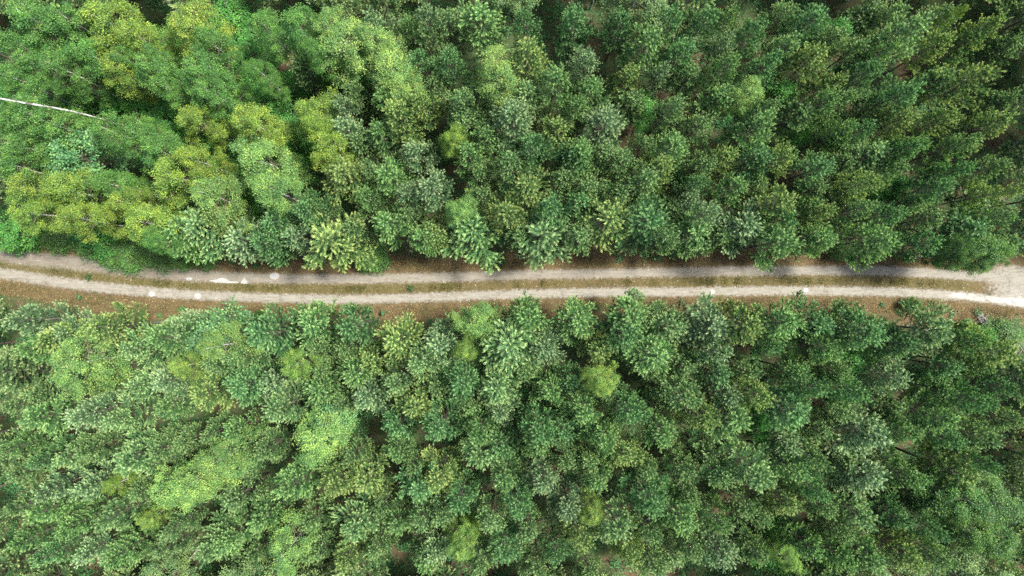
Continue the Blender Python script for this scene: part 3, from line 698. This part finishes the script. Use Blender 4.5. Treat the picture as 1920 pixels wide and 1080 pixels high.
def set_points(me, rows):
    """rows: x, y, z, sxy, sz"""
    r = np.array(rows, dtype=np.float32); n = len(r)
    me.vertices.add(n); me.vertices.foreach_set("co", np.ascontiguousarray(r[:, :3]).ravel())
    a = me.attributes.new("scl", 'FLOAT_VECTOR', 'POINT'); a.data.foreach_set("vector", np.ascontiguousarray(r[:, [3, 3, 4]]).ravel())
    q = np.zeros((n, 3), np.float32); q[:, 2] = np.random.default_rng(n).uniform(0, 6.28, n)
    a = me.attributes.new("rot", 'FLOAT_VECTOR', 'POINT'); a.data.foreach_set("vector", q.ravel()); me.update()
me = bpy.data.meshes.new("forest_beyond"); set_points(me, [(x, y, float(ground_z(x, y)), k, k) for (x, y), k in zip(pts, rng.uniform(.82, 1.12, len(pts)))])
fb = link("forest_beyond", me); tag(fb, "dense pine forest continuing past the edges of the view", kind="stuff"); fb.color = (0.10, 0.18, 0.062, 1)
instancer(fb, PINES[:5] + BIRCHES[:2])
me = bpy.data.meshes.new("small_pines"); set_points(me, [(x, y, float(ground_z(x, y)), k, kz) for x, y, k, kz in SMALL])
sp = link("small_pines", me); tag(sp, "small suppressed pines standing low between the larger crowns", kind="stuff"); sp.color = (0.085, 0.17, 0.055, 1)
instancer(sp, PINES[3:])
print("SMALL", len(SMALL))

# ------------------------------------------------------------------ small things on and beside the track
def puddle_mat():
    m, nt, out = new_mat("milky_puddle"); pb = nt.nodes.new("ShaderNodeBsdfPrincipled")
    g_ = nt.nodes.new("ShaderNodeNewGeometry"); no = nt.nodes.new("ShaderNodeTexNoise"); no.inputs["Scale"].default_value = 3
    nt.links.new(g_.outputs["Position"], no.inputs["Vector"])
    r = nt.nodes.new("ShaderNodeValToRGB"); r.color_ramp.elements[0].color = (.19, .185, .165, 1); r.color_ramp.elements[1].color = (.30, .295, .275, 1)
    nt.links.new(no.outputs["Fac"], r.inputs[0]); nt.links.new(r.outputs[0], pb.inputs["Base Color"])
    pb.inputs["Roughness"].default_value = .12; nt.links.new(pb.outputs[0], out.inputs[0]); return m
M_PUD = puddle_mat(); M_RIM = noise_mat("damp_rim", (.12, .10, .075, 1), (.2, .17, .13, 1), 12)
def puddle(px, py, outline, label, rim=True):
    """outline: photo-pixel offsets; a thin filled dish a few millimetres proud of the rut"""
    X0, Y0 = float(gx(px)), float(gy(py)); z0 = .022
    pr = random.Random(int(px)); out = []
    n = len(outline)
    for i in range(n):                                    # rounded, slightly ragged shoreline
        for s in range(5):
            t = s / 5; p0, p1, p2, p3 = (outline[(i + k) % n] for k in (-1, 0, 1, 2))
            q = [.5 * (2 * p1[a] + (p2[a] - p0[a]) * t + (2 * p0[a] - 5 * p1[a] + 4 * p2[a] - p3[a]) * t * t + (-p0[a] + 3 * p1[a] - 3 * p2[a] + p3[a]) * t ** 3) for a in (0, 1)]
            out.append((q[0] / PPM * (1 + pr.uniform(-.05, .05)), -q[1] / PPM * (1 + pr.uniform(-.05, .05))))
    def disc(name, k, z, mat, parent=None):
        m = len(out); V = [(0, 0, z)] + [(a * k, b * k, z) for a, b in out] + [(a * k * 1.03, b * k * 1.03, z - .02) for a, b in out]
        me = bpy.data.meshes.new(name)
        me.from_pydata(V, [], [(0, 1 + i, 1 + (i + 1) % m) for i in range(m)] + [(1 + i, 1 + m + i, 1 + m + (i + 1) % m, 1 + (i + 1) % m) for i in range(m)])
        me.materials.append(mat); return link(name, me, parent)
    root = bpy.data.objects.new("puddle", None); COL.objects.link(root); root.location = (X0, Y0, z0); root.empty_display_size = .3
    tag(root, label, "puddle", "pale puddles lying in the two ruts")
    disc("water", 1, .006, M_PUD, root)
    if rim: disc("muddy_rim", 1.22, .001, M_RIM, root)
def oval(a, b): return [(a * math.cos(t), b * math.sin(t)) for t in [k * math.pi / 4 for k in range(8)]]
puddle(355, 523, oval(6, 3), "small white puddle left of the long ragged one in the upper rut", False)
puddle(417, 527, [(-24, -1), (-12, -3), (-2, -6), (8, -4), (14, 0), (30, 1), (28, 4), (12, 4), (-4, 4), (-16, 2)], "long ragged white puddle in the upper rut", False)
puddle(458, 527, [(-7, 4), (-3, -2), (0, -8), (3, -3), (8, 4), (0, 5)], "small triangular white puddle just right of the long ragged one", False)
puddle(515, 518, oval(9, 6), "round white puddle alone in the upper rut, right of the others")
puddle(371, 555, oval(7, 6), "round white puddle with a dark rim in the lower rut at left")
puddle(285, 551, oval(7, 5), "faint pale puddle in the lower rut, leftmost of its rut", False)
puddle(1336, 547, oval(4.5, 4.5), "round white puddle in the lower rut right of centre", False)
puddle(1511, 544, oval(4, 3.5), "smallest white puddle in the lower rut towards the right", False)

def weed(px, py, w, hh, label, nm="weed_tuft", cat="weed", col=(.035, .085, .022)):
    rng = np.random.default_rng(int(px)); n = 170; X0, Y0 = float(gx(px)), float(gy(py)); R = w / 2 / PPM
    root = bpy.data.objects.new(nm, None); COL.objects.link(root); root.location = (X0, Y0, .02); tag(root, label, cat)
    arm = rng.integers(0, 5, n) * 1.26 + px; sp_ = rng.uniform(0, 1, n)
    P = np.stack([np.cos(arm) * R * sp_ * (1 + .5 * np.sin(arm * 3)) + rng.normal(0, .16 * R, n), np.sin(arm) * R * sp_ + rng.normal(0, .16 * R, n), rng.uniform(.1, 1, n) * hh * (1.1 - .7 * sp_)], 1)
    az = rng.uniform(0, 6.28, n); D = unit(np.stack([np.cos(az), np.sin(az), rng.normal(.3, .3, n)], 1)); N = unit(rng.normal(0, .4, (n, 3)) + [0, 0, 1])
    V, F = leaves(P, D, N, rng.uniform(.07, .16, n), rng.uniform(.04, .08, n))
    o = link("foliage", mesh_from("weed_foliage", V, F, np.clip(rng.normal(1, .2, n), 0, 2), (M_LEAF,)), root); o.color = (*col, 1)
    b = Build()
    for k in range(5): b.add(*tube([(0, 0, -.03), tuple(rng.normal(0, .15 * R, 2)) + (hh * .5,), tuple(rng.normal(0, .35 * R, 2)) + (hh * .9,)], [.012, .008, .004], 4))
    link("stem", b.mesh("weed_stem", M_TWIG, True), root)
weed(168, 520, 14, .35, "small dark green weed in the middle grass near the left end")
weed(770, 541, 14, .3, "dark green weed in the middle grass left of centre")
weed(1745, 588, 16, .9, "slender dark sapling standing on the brown lower verge at right", "verge_sapling", "sapling")

# bare birch stem leaning through the upper left crowns
def bare_stem(p0, h0, p1, h1, r0, r1, label):
    a = np.array([*at_height(*p0, h0), h0]); b_ = np.array([*at_height(*p1, h1), h1]); d = b_ - a
    root = bpy.data.objects.new("bare_birch", None); COL.objects.link(root)
    foot = a - d * (a[2] / d[2]) if d[2] > .5 else a.copy(); root.location = (foot[0], foot[1], 0)
    ts = np.linspace(0, 1, 12); L = b_ - foot
    pts_ = [L * t + np.array([math.sin(t * 7) * .16, math.cos(t * 9) * .2 - .2, 0]) for t in ts]
    bb = Build(); bb.add(*tube(pts_, r0 + (r1 - r0) * ts, 8)); link("stem", bb.mesh("bare_stem", M_OLDBIRCH, True), root)
    rg = np.random.default_rng(3)
    for k in range(7):
        p = pts_[rg.integers(4, 11)]; q = rg.normal(0, .5, 3); q[2] = abs(q[2]); tw = Build(); tw.add(*tube([p, p + q * .6, p + q * 1.1], [.02, .013, .006], 4)); link("branch", tw.mesh("bare_branch", M_TWIG, True), root)
    tag(root, label, "bare birch", None)
bare_stem((138, 208), 9.5, (-8, 173), 13.0, .042, .062, "long bare white birch stem leaning out of the left edge, upper left")

# dead brushwood by the junction
def brushwood(px, py, w, label, seed):
    rg = np.random.default_rng(seed); root = bpy.data.objects.new("dead_brushwood", None); COL.objects.link(root); X0, Y0 = float(gx(px)), float(gy(py))
    root.location = (X0, Y0, float(ground_z(X0, Y0))); tag(root, label, "brushwood"); b = Build(); R = w / 2 / PPM; ends = [np.array([0, 0, .1])]
    for k in range(60):
        a = rg.uniform(0, 6.28); o = np.array([math.cos(a), math.sin(a), rg.uniform(-.1, .2)]); L = rg.uniform(.35, .9) * R; s = ends[rg.integers(0, len(ends))]; ends.append(np.clip(s + o * L * .8, [-1.2 * R, -1.2 * R, .03], [1.2 * R, 1.2 * R, .5]) if np.hypot(*(s + o * L)[:2]) < 1.1 * R else s)
        b.add(*tube([s, s + o * L * .4, s + o * L * .8, s + o * L + rg.normal(0, .05, 3)], [.018, .014, .010, .005], 4))
    link("branch", b.mesh("dead_branch", M_DEAD, True), root)
brushwood(1845, 596, 34, "grey dead brushwood on the lower verge beside the junction", 1)
brushwood(1900, 668, 50, "grey dead twigs below the dark bush at the right edge", 2)
brushwood(1855, 385, 70, "grey dead brushwood in the clearing at upper right", 3)
brushwood(1195, 1000, 50, "grey dead branches in a gap of the lower forest, bottom centre", 4)
